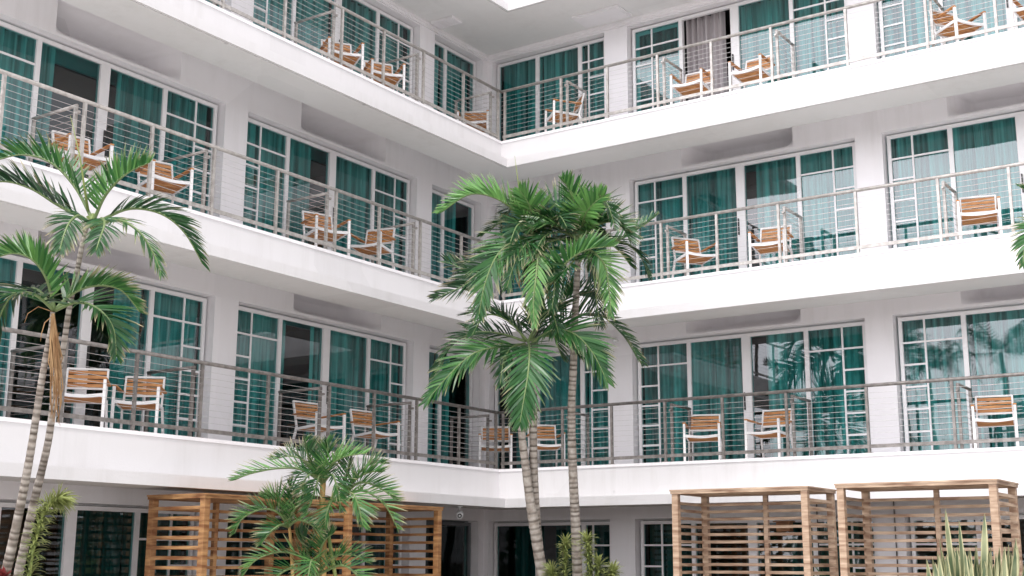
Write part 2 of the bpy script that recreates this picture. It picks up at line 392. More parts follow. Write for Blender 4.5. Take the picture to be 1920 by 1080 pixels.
def window(w, T, i, b, ua, ub, cover, open_pane=None, dark_door=False):
    zf = FL[i]; hz = zf + head(i); z0 = zf + .005
    f = MB(); g = MB(); g2 = MB(); c = MB(); cg = MB(); h = MB()
    d0, d1 = FD, FD + .06
    def bar(a, b_, za, zb, da=d0, db=d1): f.box((a, da, za), (b_, db, zb), T)
    fw = .055
    a, e = ua + .035, ub - .035               # narrow dark slot between jamb and frame
    bar(a, a + fw, z0, hz - .03); bar(e - fw, e, z0, hz - .03)
    bar(a + fw, e - fw, hz - .085, hz - .03); bar(a + fw, e - fw, z0, z0 + .05)
    f.box((ua + .001, d1 + .02, hz - .02), (ub - .001, d1 + .05, hz - .001), T)
    zt, zb = hz - .085, z0 + .05
    if ub - ua > 3:
        wp = (e - a)
        m = [a + fw, ua + 1.0, ua + 2.03, ub - 1.0, e - fw]
        halfs = [0, .035, .075, .035, 0]
        for k in (1, 2, 3): bar(m[k] - halfs[k], m[k] + halfs[k], zb, zt, d0 - (.012 if k == 2 else 0.004), d1 + .01)
        panes = [(m[k] + halfs[k], m[k + 1] - halfs[k + 1]) for k in range(4)]
        mts = [(0, panes[0][0] + .33, True), (3, panes[3][1] - .33, False)]
        h.box((m[2] - .052, d0 - .045, zf + .88), (m[2] - .034, d0 - .013, zf + 1.16), T)
    elif w == 'L':
        m = [a + fw, .06, e - fw]
        bar(m[1] - .035, m[1] + .035, zb, zt, d0 - .004, d1 + .01)
        panes = [(m[0], m[1] - .035), (m[1] + .035, m[2])]; mts = []
    else:
        m = [a + fw, -.04, .9, e - fw]
        for k in (1, 2): bar(m[k] - .04, m[k] + .04, zb, zt, d0 - .004, d1 + .01)
        panes = [(m[0], m[1] - .04), (m[1] + .04, m[2] - .04), (m[2] + .04, m[3])]
        mts = [(2, panes[2][1] - .33, False)]
    mw = .014
    for k, um, left in mts:
        pa, pb = panes[k]
        bar(um - mw, um + mw, zb, zt, d0 + .012, d1 - .012)
        rows = 6; step = (zt - zb) / rows
        for r in range(1, rows):
            zz = zt - step * r
            if r == 1: bar(pa, um - mw, zz - mw, zz + mw, d0 + .014, d1 - .014); bar(um + mw, pb, zz - mw, zz + mw, d0 + .014, d1 - .014)
            elif left: bar(pa, um - mw, zz - mw, zz + mw, d0 + .014, d1 - .014)
            else: bar(um + mw, pb, zz - mw, zz + mw, d0 + .014, d1 - .014)
    for k, (pa, pb) in enumerate(panes):
        if k != open_pane:
            g.add([T(pa, d0 + .03, zb), T(pb, d0 + .03, zb), T(pb, d0 + .03, zt), T(pa, d0 + .03, zt)], [(0, 1, 2, 3)])
        for s0, s1 in cover.get(k, [(0, 1)]):
            tgt = cg if k == open_pane else c
            curtain(tgt, T, pa + (pb - pa) * s0 - (.03 if s0 == 0 else 0), pa + (pb - pa) * s1 + (.03 if s1 == 1 else 0), zf + .03, hz - .03, FD + (.17 if i else .24), i * 31 + b * 7 + k + (100 if w == 'L' else 0))
    if open_pane is not None:                    # the slid-away leaf stands behind the fixed panel
        pa, pb = panes[open_pane - 1]
        for q in (pa + .02, pb - .03): f.box((q - .03, d1 + .015, zb), (q + .03, d1 + .045, zt), T)
        f.box((pa + .05, d1 + .015, zt - .06), (pb - .06, d1 + .045, zt), T)
        g2.add([T(pa, d1 + .03, zb), T(pb, d1 + .03, zb), T(pb, d1 + .03, zt), T(pa, d1 + .03, zt)], [(0, 1, 2, 3)])
    wo = f.build('window', 'frame_dark' if dark_door else 'frame', hotel)
    if g.v: g.build('glass', 'glass', wo, recalc=False)
    if g2.v: g2.build('glass', 'glass', wo, recalc=False)
    if c.v: c.build('curtain', 'curtain' if i else 'curtain_shaded', wo, recalc=False)
    if cg.v: tag(cg.build('curtain', 'curtain_grey', wo, recalc=False), 'bare grey curtain in the open sliding door')
    if h.v: h.build('door_handle', 'black', wo)
    return wo

COVER = {('L', 2, 2): {1: [(0, .74)], 2: [(.68, 1)]}, ('L', 2, 1): {2: [(.28, 1)]},
         ('L', 1, 1): {2: [(0, .16), (.74, 1)]}, ('L', 1, 2): {1: [(0, .5)], 2: [(.88, 1)], 3: [(0, 1)]}, ('L', 1, 0): {0: [(.5, 1)]},
         ('L', 2, 0): {0: [(.35, 1)]}, ('L', 0, 2): {1: [(.05, 1)], 2: []}, ('L', 0, 1): {1: [], 2: [(.4, 1)]}, ('L', 0, 0): {0: [], 1: []},
         ('R', 3, 1): {1: [(0, .80)]}, ('R', 2, 1): {2: [(.15, 1)]}, ('R', 1, 1): {2: [(.22, 1)]}, ('R', 1, 0): {0: [(.4, 1)], 1: [(0, 1)]},
         ('R', 0, 0): {0: [(.3, 1)], 1: [(.2, .9)]}, ('R', 0, 1): {1: [], 2: [(.5, 1)]}, ('R', 0, 2): {0: [(.5, 1)], 1: [], 2: [(.3, .9)]}}
for i in range(4):
    for w, T in (('L', LW), ('R', RW)):
        for b, (ua, ub) in enumerate(BAYS[w]):
            window(w, T, i, b, ua, ub, COVER.get((w, i, b), {}), 1 if (w, i, b) == ('R', 3, 1) else None, (w, i, b) == ('L', 0, 0))

# railings ---------------------------------------------------------------------------------
RH = .965; RD = .06
POSTS = {'L': [1.08, 2.19, 3.21, 4.20, 5.42, 6.60, 7.64, 8.66, 9.75], 'R': [1.22, 2.15, 3.11, 4.09, 5.12, 6.33, 7.53, 8.5, 9.6, 10.8, 12.0, 13.2, 14.4]}
DIVS = {'L': [(.16, .9), (2.27, .98), (4.31, .92), (6.68, .98), (8.73, .95)], 'R': [(1.30, .74), (3.19, .76), (5.19, .80), (7.59, .76), (9.7, .76), (12.1, .76)]}
for i in (1, 2, 3):
    zf = FL[i]
    st = 'steel_dark' if i == 1 else 'steel'  # darker rail tone on the lowest balcony
    for w, T, U in (('L', LW, UL), ('R', RW, UR)):
        mb = MB(); u0_ = -RD if w == 'R' else -RD + .03
        mb.tube([T(u0_, RD, zf + RH), T(U - .1, RD, zf + RH)], .026, 10)
        mb.box((u0_ + .05, RD - .012, zf + .075), (U - .1, RD + .012, zf + .125), T)
        rail = mb.build('railing', st, hotel)
        mb = MB()
        for k in range(1, 10):
            zz = zf + .125 + k * (RH - .15) / 10
            # cables sag a hair between posts
            us = [u0_] + POSTS[w] + [U - .1]; pts = []
            for a, b in zip(us[:-1], us[1:]):
                pts += [T(a, RD, zz), T((a + b) / 2, RD, zz - random.uniform(.002, .008))]
            pts.append(T(us[-1], RD, zz))
            mb.tube(pts, .0028, 5, smooth=True)
        mb.build('cable', 'cable', rail)
        for u in ([.03] if w == 'R' else [.03]) + POSTS[w]:
            mb = MB(); mb.box((u - .019, RD - .019, zf + .001), (u + .019, RD + .019, zf + RH - .02), T)
            mb.box((u - .05, RD - .04, zf + .0012), (u + .05, RD + .04, zf + .012), T)
            mb.build('post', st, rail)
        for u, dd in DIVS[w]:
            mb = MB(); d0 = RD + .075; hz = RH - .065
            mb.tube([T(u, d0 - .02, zf + hz), T(u, dd + .03, zf + hz)], .022, 8)
            mb.box((u - .019, d0 - .019, zf + .001), (u + .019, d0 + .019, zf + hz - .01), T)
            mb.box((u - .019, dd - .019, zf + .001), (u + .019, dd + .019, zf + hz - .01), T)
            mb.beam(T(u, RD, zf + hz - .09), T(u, d0, zf + hz - .09), .03)
            for k in range(1, 10): mb.tube([T(u, d0, zf + .06 + k * .083), T(u, dd, zf + .06 + k * .083)], .0028, 5)
            mb.build('balcony_divider', st, hotel)

# fittings on the hotel that move with it ----------------------------------------------------
mb = MB()                                    # access hatch in the roof soffit
mb.box((1.22, .42, zr - .03), (2.17, .93, zr - .001)); mb.box((1.27, .47, zr - .04), (2.12, .88, zr - .0305))
tag(mb.build('access_hatch', 'wall', hotel), 'flat white access hatch in the roof soffit')
mb = MB()
mb.box((-1.0, -.82, zr - .045), (-.52, -.52, zr - .001))
for k in range(5): mb.box((-.97, -.80 + k * .055, zr - .06), (-.55, -.785 + k * .055, zr - .0455))
tag(mb.build('vent_grille', 'wall', hotel), 'white louvred vent in the roof soffit')
for u, dd in ((1.66, 1.03),):                # small dome lamp on the pier of the lowest balcony
    mb = MB(); mb.tube([(u, 1.099, 5.2), (u, 1.05, 5.2)], [.05, .05], 12); mb.tube([(u, 1.05, 5.2), (u, 1.03, 5.2), (u, 1.0, 5.2)], [.045, .035, .01], 12)
    mb.build('wall_lamp', 'plastic', hotel)

# ------------------------------------------------------------------ armchairs on the balconies
def make_chair():
    """front faces -Y; origin on the floor under the seat"""
    c = empty('armchair')
    hw = .27
    m = MB()                                                   # seat frame: concave front bar and side rails
    pts = []
    for k in range(9):
        t = k / 8; pts.append((-hw + .02 + (2 * hw - .04) * t, -.25 + .0, .415 - .022 * math.sin(math.pi * t)))
    for a, b in zip(pts[:-1], pts[1:]): m.beam(a, b, .022, .04)
    m.beam((-hw + .02, -.25, .41), (-hw + .02, .22, .375), .022, .036); m.beam((hw - .02, -.25, .41), (hw - .02, .22, .375), .022, .036)
    m.beam((-hw + .03, .22, .375), (hw - .03, .22, .375), .022, .036)
    m.build('seat_frame', 'chair_white', c)
    m = MB()
    for k in range(6):
        y = -.205 + k * .076; z = .408 - .006 * k
        m.box((-hw + .034, y - .033, z - .012), (hw - .034, y + .033, z + .006))
    m.build('seat', 'chair_wood', c, bevel=.003)
    for s in (-1, 1):
        m = MB(); m.beam((s * hw, -.265, .001), (s * hw, -.255, .60), .036, .036); m.build('leg', 'chair_white', c, bevel=.004)
        m = MB(); m.beam((s * (hw - .005), .31, .001), (s * (hw - .02), .20, .40), .03, .032); m.build('leg', 'chair_white', c, bevel=.004)
        m = MB(); m.beam((s * hw, -.27, .612), (s * (hw - .002), .25, .588), .05, .022); a = m.build('armrest', 'chair_wood', c, bevel=.004)
    b = MB(); lo, hi = .40, .80                                 # reclined back
    def bp(x, z): return (x, .21 + (z - .40) * .24, z)
    for s in (-1, 1): b.beam(bp(s * (hw - .03), lo - .02), bp(s * (hw - .03), hi), .024, .028)
    b.beam(bp(-hw + .03, hi - .005), bp(hw - .03, hi - .005), .026, .024); b.beam(bp(-hw + .03, .545), bp(hw - .03, .545), .026, .024)
    bk = b.build('backrest', 'chair_white', c)
    for k in range(4):
        m = MB(); z0 = .562 + k * .0555; z1 = z0 + .043
        p0, p1 = bp(0, z0), bp(0, z1)
        x = hw - .043
        vs = [(sx * x, p[1] + dy, p[2]) for p in (p0, p1) for sx in (-1, 1) for dy in (-.009, .009)]
        m.add(vs, [(0, 2, 3, 1), (4, 5, 7, 6), (0, 1, 5, 4), (2, 6, 7, 3), (0, 4, 6, 2), (1, 3, 7, 5)])
        m.build('slat', 'chair_wood', bk)
    return c
CHAIRS = [  # floor, x, y, turn, label
 (3, -.50, -3.72, 59, 'top left balcony, farther left of the two side by side'),
 (3, -.50, -2.69, 58, 'top left balcony, right one of two side by side'),
 (3, -.62, .02, 30, 'inner corner of the top balcony, only its back showing'),
 (2, -.55, -8.31, 80, 'middle left balcony, nearest the left palm crown'),
 (2, -.50, -7.05, 75, 'middle left balcony, second from the left edge'),
 (2, -.50, -3.94, 69, 'middle left balcony, behind a double railing post'),
 (2, -.50, -2.85, 14, 'middle left balcony, turned left, nearest the corner'),
 (1, -.60, -7.97, 46, 'lowest left balcony, beside the trunk with brown fibre'),
 (1, -.60, -7.12, 40, 'lowest left balcony, second from the left edge'),
 (1, -.60, -3.82, 85, 'lowest left balcony, right above the bushy clump palm'),
 (1, -.60, -2.55, 85, 'lowest left balcony, third from the inner corner, turned right'),
 (1, -.35, .38, 35, 'inner corner of the lowest balcony, behind three posts'),
 (1, .53, .60, 45, 'lowest balcony, partly hidden by the forked palm trunk'),
 (1, 3.50, .60, 20, 'lowest right balcony, left of the white door stile'),
 (1, 4.64, .55, 357, 'lowest right balcony, before the dark curtain gap'),
 (1, 7.94, .60, 12, 'lowest right balcony, at the right picture edge'),
 (2, 3.48, .50, 54, 'middle right balcony, turned right, next to the palm crown'),
 (2, 4.81, .50, 7, 'middle right balcony, before the parted curtain'),
 (2, 7.96, .50, 14, 'middle right balcony, at the right picture edge'),
 (3, 1.00, .50, 318, 'top balcony, seen side on near the inner corner'),
 (3, 3.53, .50, 2, 'top right balcony, just left of the grey curtain'),
 (3, 4.60, .50, 357, 'top right balcony, just right of the grey curtain'),
 (3, 7.87, .50, 55, 'top right balcony, turned right, near the upper right corner'),
 (3, 8.98, .50, 352, 'top right balcony, cut off by the picture edge')]
proto = make_chair()
kids = [c for c in bpy.data.objects if c.parent == proto]
for k, (f, x, y, rz, lab) in enumerate(CHAIRS):
    c = proto if k == 0 else copy_tree(proto)
    c.location = (x, y, FL[f] + .002); c.rotation_euler = (0, 0, R(rz))
    tag(c, 'wood slat armchair on the ' + lab if not lab.startswith('inner') else 'wood slat armchair in the ' + lab, 'armchair', 'slatted armchairs on the balconies')

# ------------------------------------------------------------------ slatted cabanas by the ground floor
def cabana(x0, y0, wdt, dep, hgt, rz, wood, label, slats=18):
    """open front faces -Y; x along the front; origin at the front left foot"""
    c = tag(empty('cabana', (x0, y0, 0), rz), label, 'cabana', 'slatted wooden cabanas by the ground floor')
    ps = .085
    for x in (0, wdt - ps):
        for y in (0, dep - ps):
            m = MB(); m.box((x, y, .001), (x + ps, y + ps, hgt - .051)); m.build('post', wood, c, bevel=.004)
    m = MB(); m.box((wdt / 2 - .03, dep - ps, .001), (wdt / 2 + .03, dep - ps + .06, hgt - .051)); m.build('post', wood, c, bevel=.004)
    m = MB()
    nb = 7
    for k in range(nb):                                         # roof boards with a rim
        y = -.012 + (dep + .024) * k / nb; m.box((-.012, y + .002, hgt - .05), (wdt + .012, y + (dep + .024) / nb - .002, hgt - .016))
    m.box((-.02, -.02, hgt - .0155), (wdt + .02, dep + .02, hgt + .004)); 
    m.build('roof', wood, c)
    pitch_ = .098 if wood == 'cab_wood' else .115; sh = .037
    rnd = random.Random(int(x0 * 100))
    def panel(fn, a, b):
        m = MB(); z = hgt - .14
        while z > .12:
            j = rnd.uniform(-.004, .004)
            fn(m, z + j, rnd.uniform(-.003, .003)); z -= pitch_
        return m.build('slat_panel', wood, c)
    panel(lambda m, z, j: m.box((.001, ps + .001, z - sh), (.024, dep - ps - .001, z)), 0, 0)
    panel(lambda m, z, j: m.box((wdt - .024, ps + .001, z - sh), (wdt - .001, dep - ps - .001, z)), 0, 0)
    def back(m, z, j):
        m.box((ps + .001, dep - .10 + j, z - sh), (wdt / 2 - .031, dep - .078 + j, z)); m.box((wdt / 2 + .031, dep - .10 + j, z - sh), (wdt - ps - .001, dep - .078 + j, z))
    panel(back, 0, 0)
    # bed inside
    m = MB(); m.box((.12, .08, .28), (wdt - .12, dep - .12, .42)); m.build('mattress', 'plastic', c, bevel=.03)
    m = MB(); m.box((.10, .06, .10), (wdt - .10, dep - .11, .279)); m.build('bed_base', wood, c)
    return c
cabana(4.63, -2.75, 1.84, .95, 2.4, 0, 'cab_wood', 'weathered wooden slat cabana on the right, the one nearer the corner')
cabana(6.93, -3.0, 1.82, .95, 2.4, 0, 'cab_wood', 'weathered wooden slat cabana behind the sword leaved plant')
cabana(.94, -7.34, 2.06, .98, 2.25, R(90), 'cab_wood_warm', 'reddish wooden slat cabana at left, slatted side towards the viewer')
cabana(.94, -4.84, 2.03, .98, 2.25, R(90), 'cab_wood_warm', 'reddish wooden slat cabana ending below the security camera')

# security camera hanging from the soffit
sc = tag(empty('security_camera', (.1, -1.25, 2.343)), 'small white bullet security camera hanging under the balcony edge', 'security camera')
m = MB(); m.tube([(0, 0, 0), (0, 0, -.02)], .05, 16); m.tube([(0, 0, -.02), (0, 0, -.09)], .018, 10); m.build('bracket', 'plastic', sc)
m = MB(); a = Vector((-.02, .04, -.10)); dirv = Vector((.55, -.78, -.30)).normalized()
m.tube([a, a + dirv * .02, a + dirv * .17, a + dirv * .19], [.035, .055, .055, .050], 18); m.build('housing', 'plastic', sc)
m = MB(); b_ = a + dirv * .191; m.tube([b_, b_ + dirv * .004], .036, 18); m.build('lens', 'black', sc)
m = MB()
m.tube([b_ + dirv * .0045, b_ + dirv * .006], .016, 14); m.build('lens_ring', 'plastic', sc)

# things on the ground floor wall behind the right cabana
bx = tag(empty('wooden_box', (4.62, 1.098, 2.02)), 'small red brown wooden lantern box on the white wall behind the right cabana', 'box')
m = MB(); m.box((-.11, -.14, -.07), (.11, 0, .07)); m.build('case', 'cab_wood_warm', bx, bevel=.006)
m = MB(); m.box((-.15, -.17, .0705), (.15, 0, .09)); m.build('lid', 'cab_wood_warm', bx, bevel=.004)
for x, lab in ((5.1, 'thin dark cable running down the wall beside the wooden box'), (6.28, 'thin dark cable hanging down the wall at the far right window')):
    m = MB(); m.tube([(x, .6, 2.74), (x + .01, .95, 2.70), (x + .03, 1.07, 2.5), (x + .03, 1.08, .3)], .009, 6)
    tag(m.build('cable', 'black', None), lab, 'cable')

# ------------------------------------------------------------------ palms
def bez(P, t):
    P = [Vector(p) for p in P]
    while len(P) > 1: P = [P[i].lerp(P[i + 1], t) for i in range(len(P) - 1)]
    return P[0]
def catmull(P, t):
    """smooth curve through the given points"""
    n = len(P) - 1; x = min(t * n, n - 1e-6); i = int(x); f = x - i
    p = [P[max(0, i - 1)], P[i], P[i + 1], P[min(n, i + 2)]]
    return .5 * ((2 * p[1]) + (p[2] - p[0]) * f + (2 * p[0] - 5 * p[1] + 4 * p[2] - p[3]) * f * f + (3 * p[1] - p[0] - 3 * p[2] + p[3]) * f ** 3)

def frond(pts, parent, rnd, L=.55, n=36, lift=.35, face=.5, tint=.5, dry=.24, droop=.35, w=.034, start=.12, jag=.2, name='frond', material='palm_leaf', gap=.0):
    """a feather leaf along the curve pts: lift raises both rows of leaflets into a V, face turns the blade towards the viewer"""
    P = [Vector(p) for p in pts]; mb = MB(); w *= .68; n = int(n * 1.15)
    K = 26; cur = [catmull(P, k / K) for k in range(K + 1)]
    mb.tube(cur, [.016 * (1 - .85 * k / K) + .003 for k in range(K + 1)], 5, True, True, tint=[.8] * (K + 1), dry=[.25] * (K + 1))
    total = sum((cur[k + 1] - cur[k]).length for k in range(K))
    up = Vector((0, 0, 1)); view = (CAM - P[1]).normalized()
    for k in range(n):
        s = start + (1 - start) * (k + .5) / n
        c = catmull(P, s); tg = (catmull(P, min(1, s + .02)) - catmull(P, s - .02)).normalized()
        nrm = (up * (1 - face) + view * face); nrm -= tg * nrm.dot(tg)
        if nrm.length < .05: nrm = view - tg * view.dot(tg)
        nrm.normalize(); side = tg.cross(nrm)
        prof = (math.sin(math.pi * (.12 + .83 * s)) ** .7) * (.55 + .45 * (1 - s)) + .08
        for sg in (-1, 1):
            if rnd.random() < gap: continue
            ln = L * prof * rnd.uniform(.84, 1.1)
            ang = R(58 - 34 * s + rnd.uniform(-7, 7))
            d = (side * sg * math.sin(ang) + tg * math.cos(ang) + nrm * (lift + rnd.uniform(-.12, .12))).normalized()
            q = c + tg * rnd.uniform(-.01, .01)
            ww = w * rnd.uniform(.8, 1.15) * (1 if s < .9 else .8)
            wd = (tg - d * tg.dot(d)).normalized()
            wd = (wd + nrm * rnd.uniform(-.7, .7)).normalized()
            seg = 4; vs = []; ti = []; dr = []
            pos = q.copy(); dd = d.copy(); tn = min(1, max(0, tint + rnd.uniform(-.22, .22)))
            isdry = rnd.random() < dry
            for j in range(seg + 1):
                t = j / seg
                wj = ww * (.45, 1, .95, .62, .06)[j] / 2
                vs += [pos - wd * wj, pos + wd * wj]
                ti += [tn * (1 - .15 * t)] * 2
                dv = (max(0, (t - .55) / .45) * rnd.uniform(.5, 1)) if isdry else (max(0, t - .85) * 2.2 * (dry > .02))
                dr += [dv] * 2
                dd = (dd + Vector((0, 0, -1)) * droop * (.5 + t) / seg * rnd.uniform(.7, 1.4)).normalized()
                pos = pos + dd * ln / seg
            mb.add(vs, [(2 * j, 2 * j + 1, 2 * j + 3, 2 * j + 2) for j in range(seg)], False, tint=ti, dry=dr)
    return mb.build(name, material, parent, recalc=False)

def trunk(pts, radii, parent, rnd, ringgap=.09, name='trunk', thick=.72):
    P = [Vector(p) for p in pts]
    total = sum((P[i + 1] - P[i]).length for i in range(len(P) - 1))
    K = int(total / .016); cur = []; rr = []; ring = []
    nxt = ringgap; acc = 0; last = None; fz = 0
    for k in range(K + 1):
        t = k / K; c = catmull(P, t)
        if last is not None: acc += (c - last).length
        last = c
        x = t * (len(radii) - 1); i = min(int(x), len(radii) - 2); r = (radii[i] + (radii[i + 1] - radii[i]) * (x - i)) * thick
        g = 0.
        if acc > nxt: g = 1.; nxt = acc + ringgap * rnd.uniform(.6, 1.4); fz = 1
        elif fz: g = .6; fz = 0
        ring.append(g * rnd.uniform(.45, 1)); rr.append(r * (1 - .05 * g + rnd.uniform(-.02, .03))); cur.append(c)
    mb = MB(); mb.tube(cur, rr, 14, True, True, ring=ring)
    return mb.build(name, 'bark', parent, recalc=False)

def palm(name, label, base, group=None):
    o = empty(name, (0, 0, 0)); tag(o, label, 'palm tree', group)
    return o
def F(o, t, rnd, spec, **kw):
    """spec: (x, y, dt) spots along the leaf, dt metres nearer (-) or farther (+) than the trunk"""
    frond([at(x, y, t + dt) for x, y, dt in spec], o, rnd, **kw)
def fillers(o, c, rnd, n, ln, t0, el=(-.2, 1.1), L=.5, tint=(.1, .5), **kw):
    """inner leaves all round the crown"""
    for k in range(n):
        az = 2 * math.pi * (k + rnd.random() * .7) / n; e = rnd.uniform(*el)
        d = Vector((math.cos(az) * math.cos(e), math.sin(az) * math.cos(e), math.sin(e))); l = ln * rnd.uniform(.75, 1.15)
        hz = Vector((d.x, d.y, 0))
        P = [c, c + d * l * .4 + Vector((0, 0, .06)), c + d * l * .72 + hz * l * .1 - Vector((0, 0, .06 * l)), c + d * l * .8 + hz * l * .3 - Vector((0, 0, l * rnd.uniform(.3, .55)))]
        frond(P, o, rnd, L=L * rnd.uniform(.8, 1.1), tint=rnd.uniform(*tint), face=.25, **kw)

# --- taller palm at the left edge
rnd = random.Random(11); t = 12.2
pa = palm('palm_tree', 'taller of the two left palms, crown before the middle balcony', None, 'palms in front of the hotel')
trunk([at(x, y, t) for x, y in ((-75, 1352), (15, 1150), (40, 1050), (62, 950), (89, 835), (100, 760), (111, 692), (120, 644), (130, 577), (144, 512), (156, 450), (168, 405))],
      [.085, .07, .062, .058, .05, .045, .04, .038, .036, .036, .034, .03], pa, rnd, .05)
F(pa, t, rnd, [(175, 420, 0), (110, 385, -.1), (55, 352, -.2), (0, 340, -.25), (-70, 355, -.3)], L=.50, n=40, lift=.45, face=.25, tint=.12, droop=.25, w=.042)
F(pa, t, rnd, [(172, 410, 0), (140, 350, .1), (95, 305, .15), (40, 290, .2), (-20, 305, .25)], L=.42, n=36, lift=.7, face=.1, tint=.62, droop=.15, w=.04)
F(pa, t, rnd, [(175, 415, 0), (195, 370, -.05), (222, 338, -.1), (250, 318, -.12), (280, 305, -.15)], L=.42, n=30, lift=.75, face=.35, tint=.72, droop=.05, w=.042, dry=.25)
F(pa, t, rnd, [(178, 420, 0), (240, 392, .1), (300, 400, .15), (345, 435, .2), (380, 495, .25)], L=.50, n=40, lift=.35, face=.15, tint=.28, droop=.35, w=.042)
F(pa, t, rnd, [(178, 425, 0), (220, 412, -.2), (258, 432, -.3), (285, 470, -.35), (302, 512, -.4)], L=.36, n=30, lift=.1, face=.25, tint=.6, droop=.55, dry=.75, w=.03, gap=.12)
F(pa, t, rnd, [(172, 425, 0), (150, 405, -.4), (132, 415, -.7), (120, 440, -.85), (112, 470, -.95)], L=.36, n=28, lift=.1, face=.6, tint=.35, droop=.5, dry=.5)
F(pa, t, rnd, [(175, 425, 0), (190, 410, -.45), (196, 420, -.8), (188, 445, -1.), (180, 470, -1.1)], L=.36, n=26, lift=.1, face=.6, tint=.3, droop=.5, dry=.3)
m = MB(); m.tube([at(x, y, t) for x, y in ((165, 395), (158, 350), (150, 295), (132, 217))], [.014, .011, .007, .002], 6); m.build('spear_leaf', 'stalk', pa)
m = MB(); m.tube([at(168, 405, t), at(172, 430, t), at(176, 400, t)], [.035, .04, .02], 8); m.build('crownshaft', 'stalk', pa)

# --- shorter palm in front of it
rnd = random.Random(5); t = 11.9
pb = palm('palm_tree', 'shorter of the two left palms, dry brown fibre below its crown', None, 'palms in front of the hotel')
trunk([at(x, y, t) for x, y in ((-110, 1365), (-20, 1170), (11, 1072), (38, 950), (57, 850), (74, 740), (84, 680), (95, 620), (99, 585))],
      [.085, .075, .066, .058, .052, .046, .042, .036, .03], pb, rnd, .045)
F(pb, t, rnd, [(102, 580, 0), (88, 525, -.05), (62, 488, -.1), (25, 475, -.12), (-20, 488, -.15)], L=.40, n=38, lift=.65, face=.2, tint=.78, droop=.1, w=.042, dry=.05)
F(pb, t, rnd, [(100, 582, 0), (72, 545, .2), (35, 545, .3), (5, 580, .4), (-12, 650, .45)], L=.50, n=34, lift=.15, face=.2, tint=.12, droop=.45)
F(pb, t, rnd, [(99, 580, 0), (65, 552, -.3), (28, 550, -.5), (-25, 556, -.6)], L=.40, n=28, lift=.15, face=.2, tint=.2, droop=.4)
F(pb, t, rnd, [(104, 580, 0), (140, 548, .1), (185, 535, .15), (228, 545, .2), (262, 585, .25)], L=.38, n=36, lift=.6, face=.2, tint=.68, droop=.2, dry=.6, w=.04)
F(pb, t, rnd, [(104, 582, 0), (145, 567, -.2), (185, 580, -.35), (212, 615, -.4), (218, 665, -.45)], L=.44, n=36, lift=.25, face=.35, tint=.42, droop=.25, w=.042, dry=.2)
m = MB()
for k in range(34):
    a = rnd.uniform(-9, 9); b = rnd.uniform(-7, 9); e = rnd.uniform(660, 800); dt = rnd.uniform(-.09, .05)
    m.tube([at(99 + a * .25, 588, t + dt * .3), at(101 + a * .8, 635, t + dt), at(103 + a + b, e - 40, t + dt * 1.2), at(104 + a * .7 - b * .6, e, t + dt)], [.006, .009, .006, .002], 5)
m.build('dry_fibre', 'fibre', pb)
m = MB(); m.tube([at(x, y, t) for x, y in ((100, 585), (72, 575), (52, 588), (46, 605))], [.005, .004, .003, .002], 5)
m.tube([at(x, y, t - .1) for x, y in ((98, 592), (84, 605), (78, 625), (76, 640))], [.006, .005, .004, .002], 5); m.build('flower_stalk', 'fibre', pb)

# --- the three palms in the middle
rnd = random.Random(21); t = 16.6
pc = palm('palm_tree', 'lowest of the three central palms, one broad leaf hanging straight down', None, 'palms in front of the hotel')
trunk([at(x, y, t) for x, y in ((1060, 1275), (1035, 1150), (1018, 1080), (1004, 1000), (994, 940), (986, 880), (979, 820), (976, 770), (978, 700), (986, 645))],
      [.125, .11, .105, .10, .085, .075, .07, .066, .06, .05], pc, rnd, .10)
c0 = at(990, 640, t)
F(pc, t, rnd, [(985, 645, 0), (940, 650, -.3), (890, 662, -.5), (845, 700, -.6), (800, 752, -.65)], L=.58, n=42, lift=.15, face=.45, tint=.62, droop=.35, w=.05, dry=.05)
F(pc, t, rnd, [(990, 640, 0), (993, 655, -.7), (990, 700, -1.0), (982, 750, -1.1), (975, 792, -1.15)], L=.56, n=44, lift=.05, face=.95, tint=.55, droop=.25, w=.05, dry=.05)
F(pc, t, rnd, [(995, 645, 0), (1035, 620, -.4), (1075, 625, -.6), (1110, 660, -.7), (1138, 715, -.75)], L=.58, n=44, lift=.15, face=.5, tint=.58, droop=.3, w=.05, dry=.05)
F(pc, t, rnd, [(985, 640, 0), (935, 625, .1), (885, 625, .2), (845, 650, .3), (815, 705, .35)], L=.54, n=36, lift=.2, face=.4, tint=.2, droop=.4, w=.042)
F(pc, t, rnd, [(995, 638, 0), (1030, 585, .1), (1075, 555, .2), (1120, 560, .3)], L=.56, n=36, lift=.35, face=.4, tint=.36, droop=.2, w=.045)
F(pc, t, rnd, [(1000, 640, 0), (1060, 598, .3), (1120, 590, .5), (1165, 625, .6), (1203, 680, .6)], L=.52, n=36, lift=.3, face=.4, tint=.3, droop=.3, w=.042)
F(pc, t, rnd, [(985, 640, 0), (960, 600, .3), (920, 580, .5), (870, 590, .7)], L=.46, n=30, lift=.3, face=.2, tint=.25)
F(pc, t, rnd, [(982, 645, 0), (960, 652, -.4), (945, 675, -.6), (938, 720, -.7)], L=.40, n=26, lift=.1, face=.4, tint=.25, droop=.5)
fillers(pc, c0, rnd, 4, .8, t, L=.45, tint=(.15, .4))

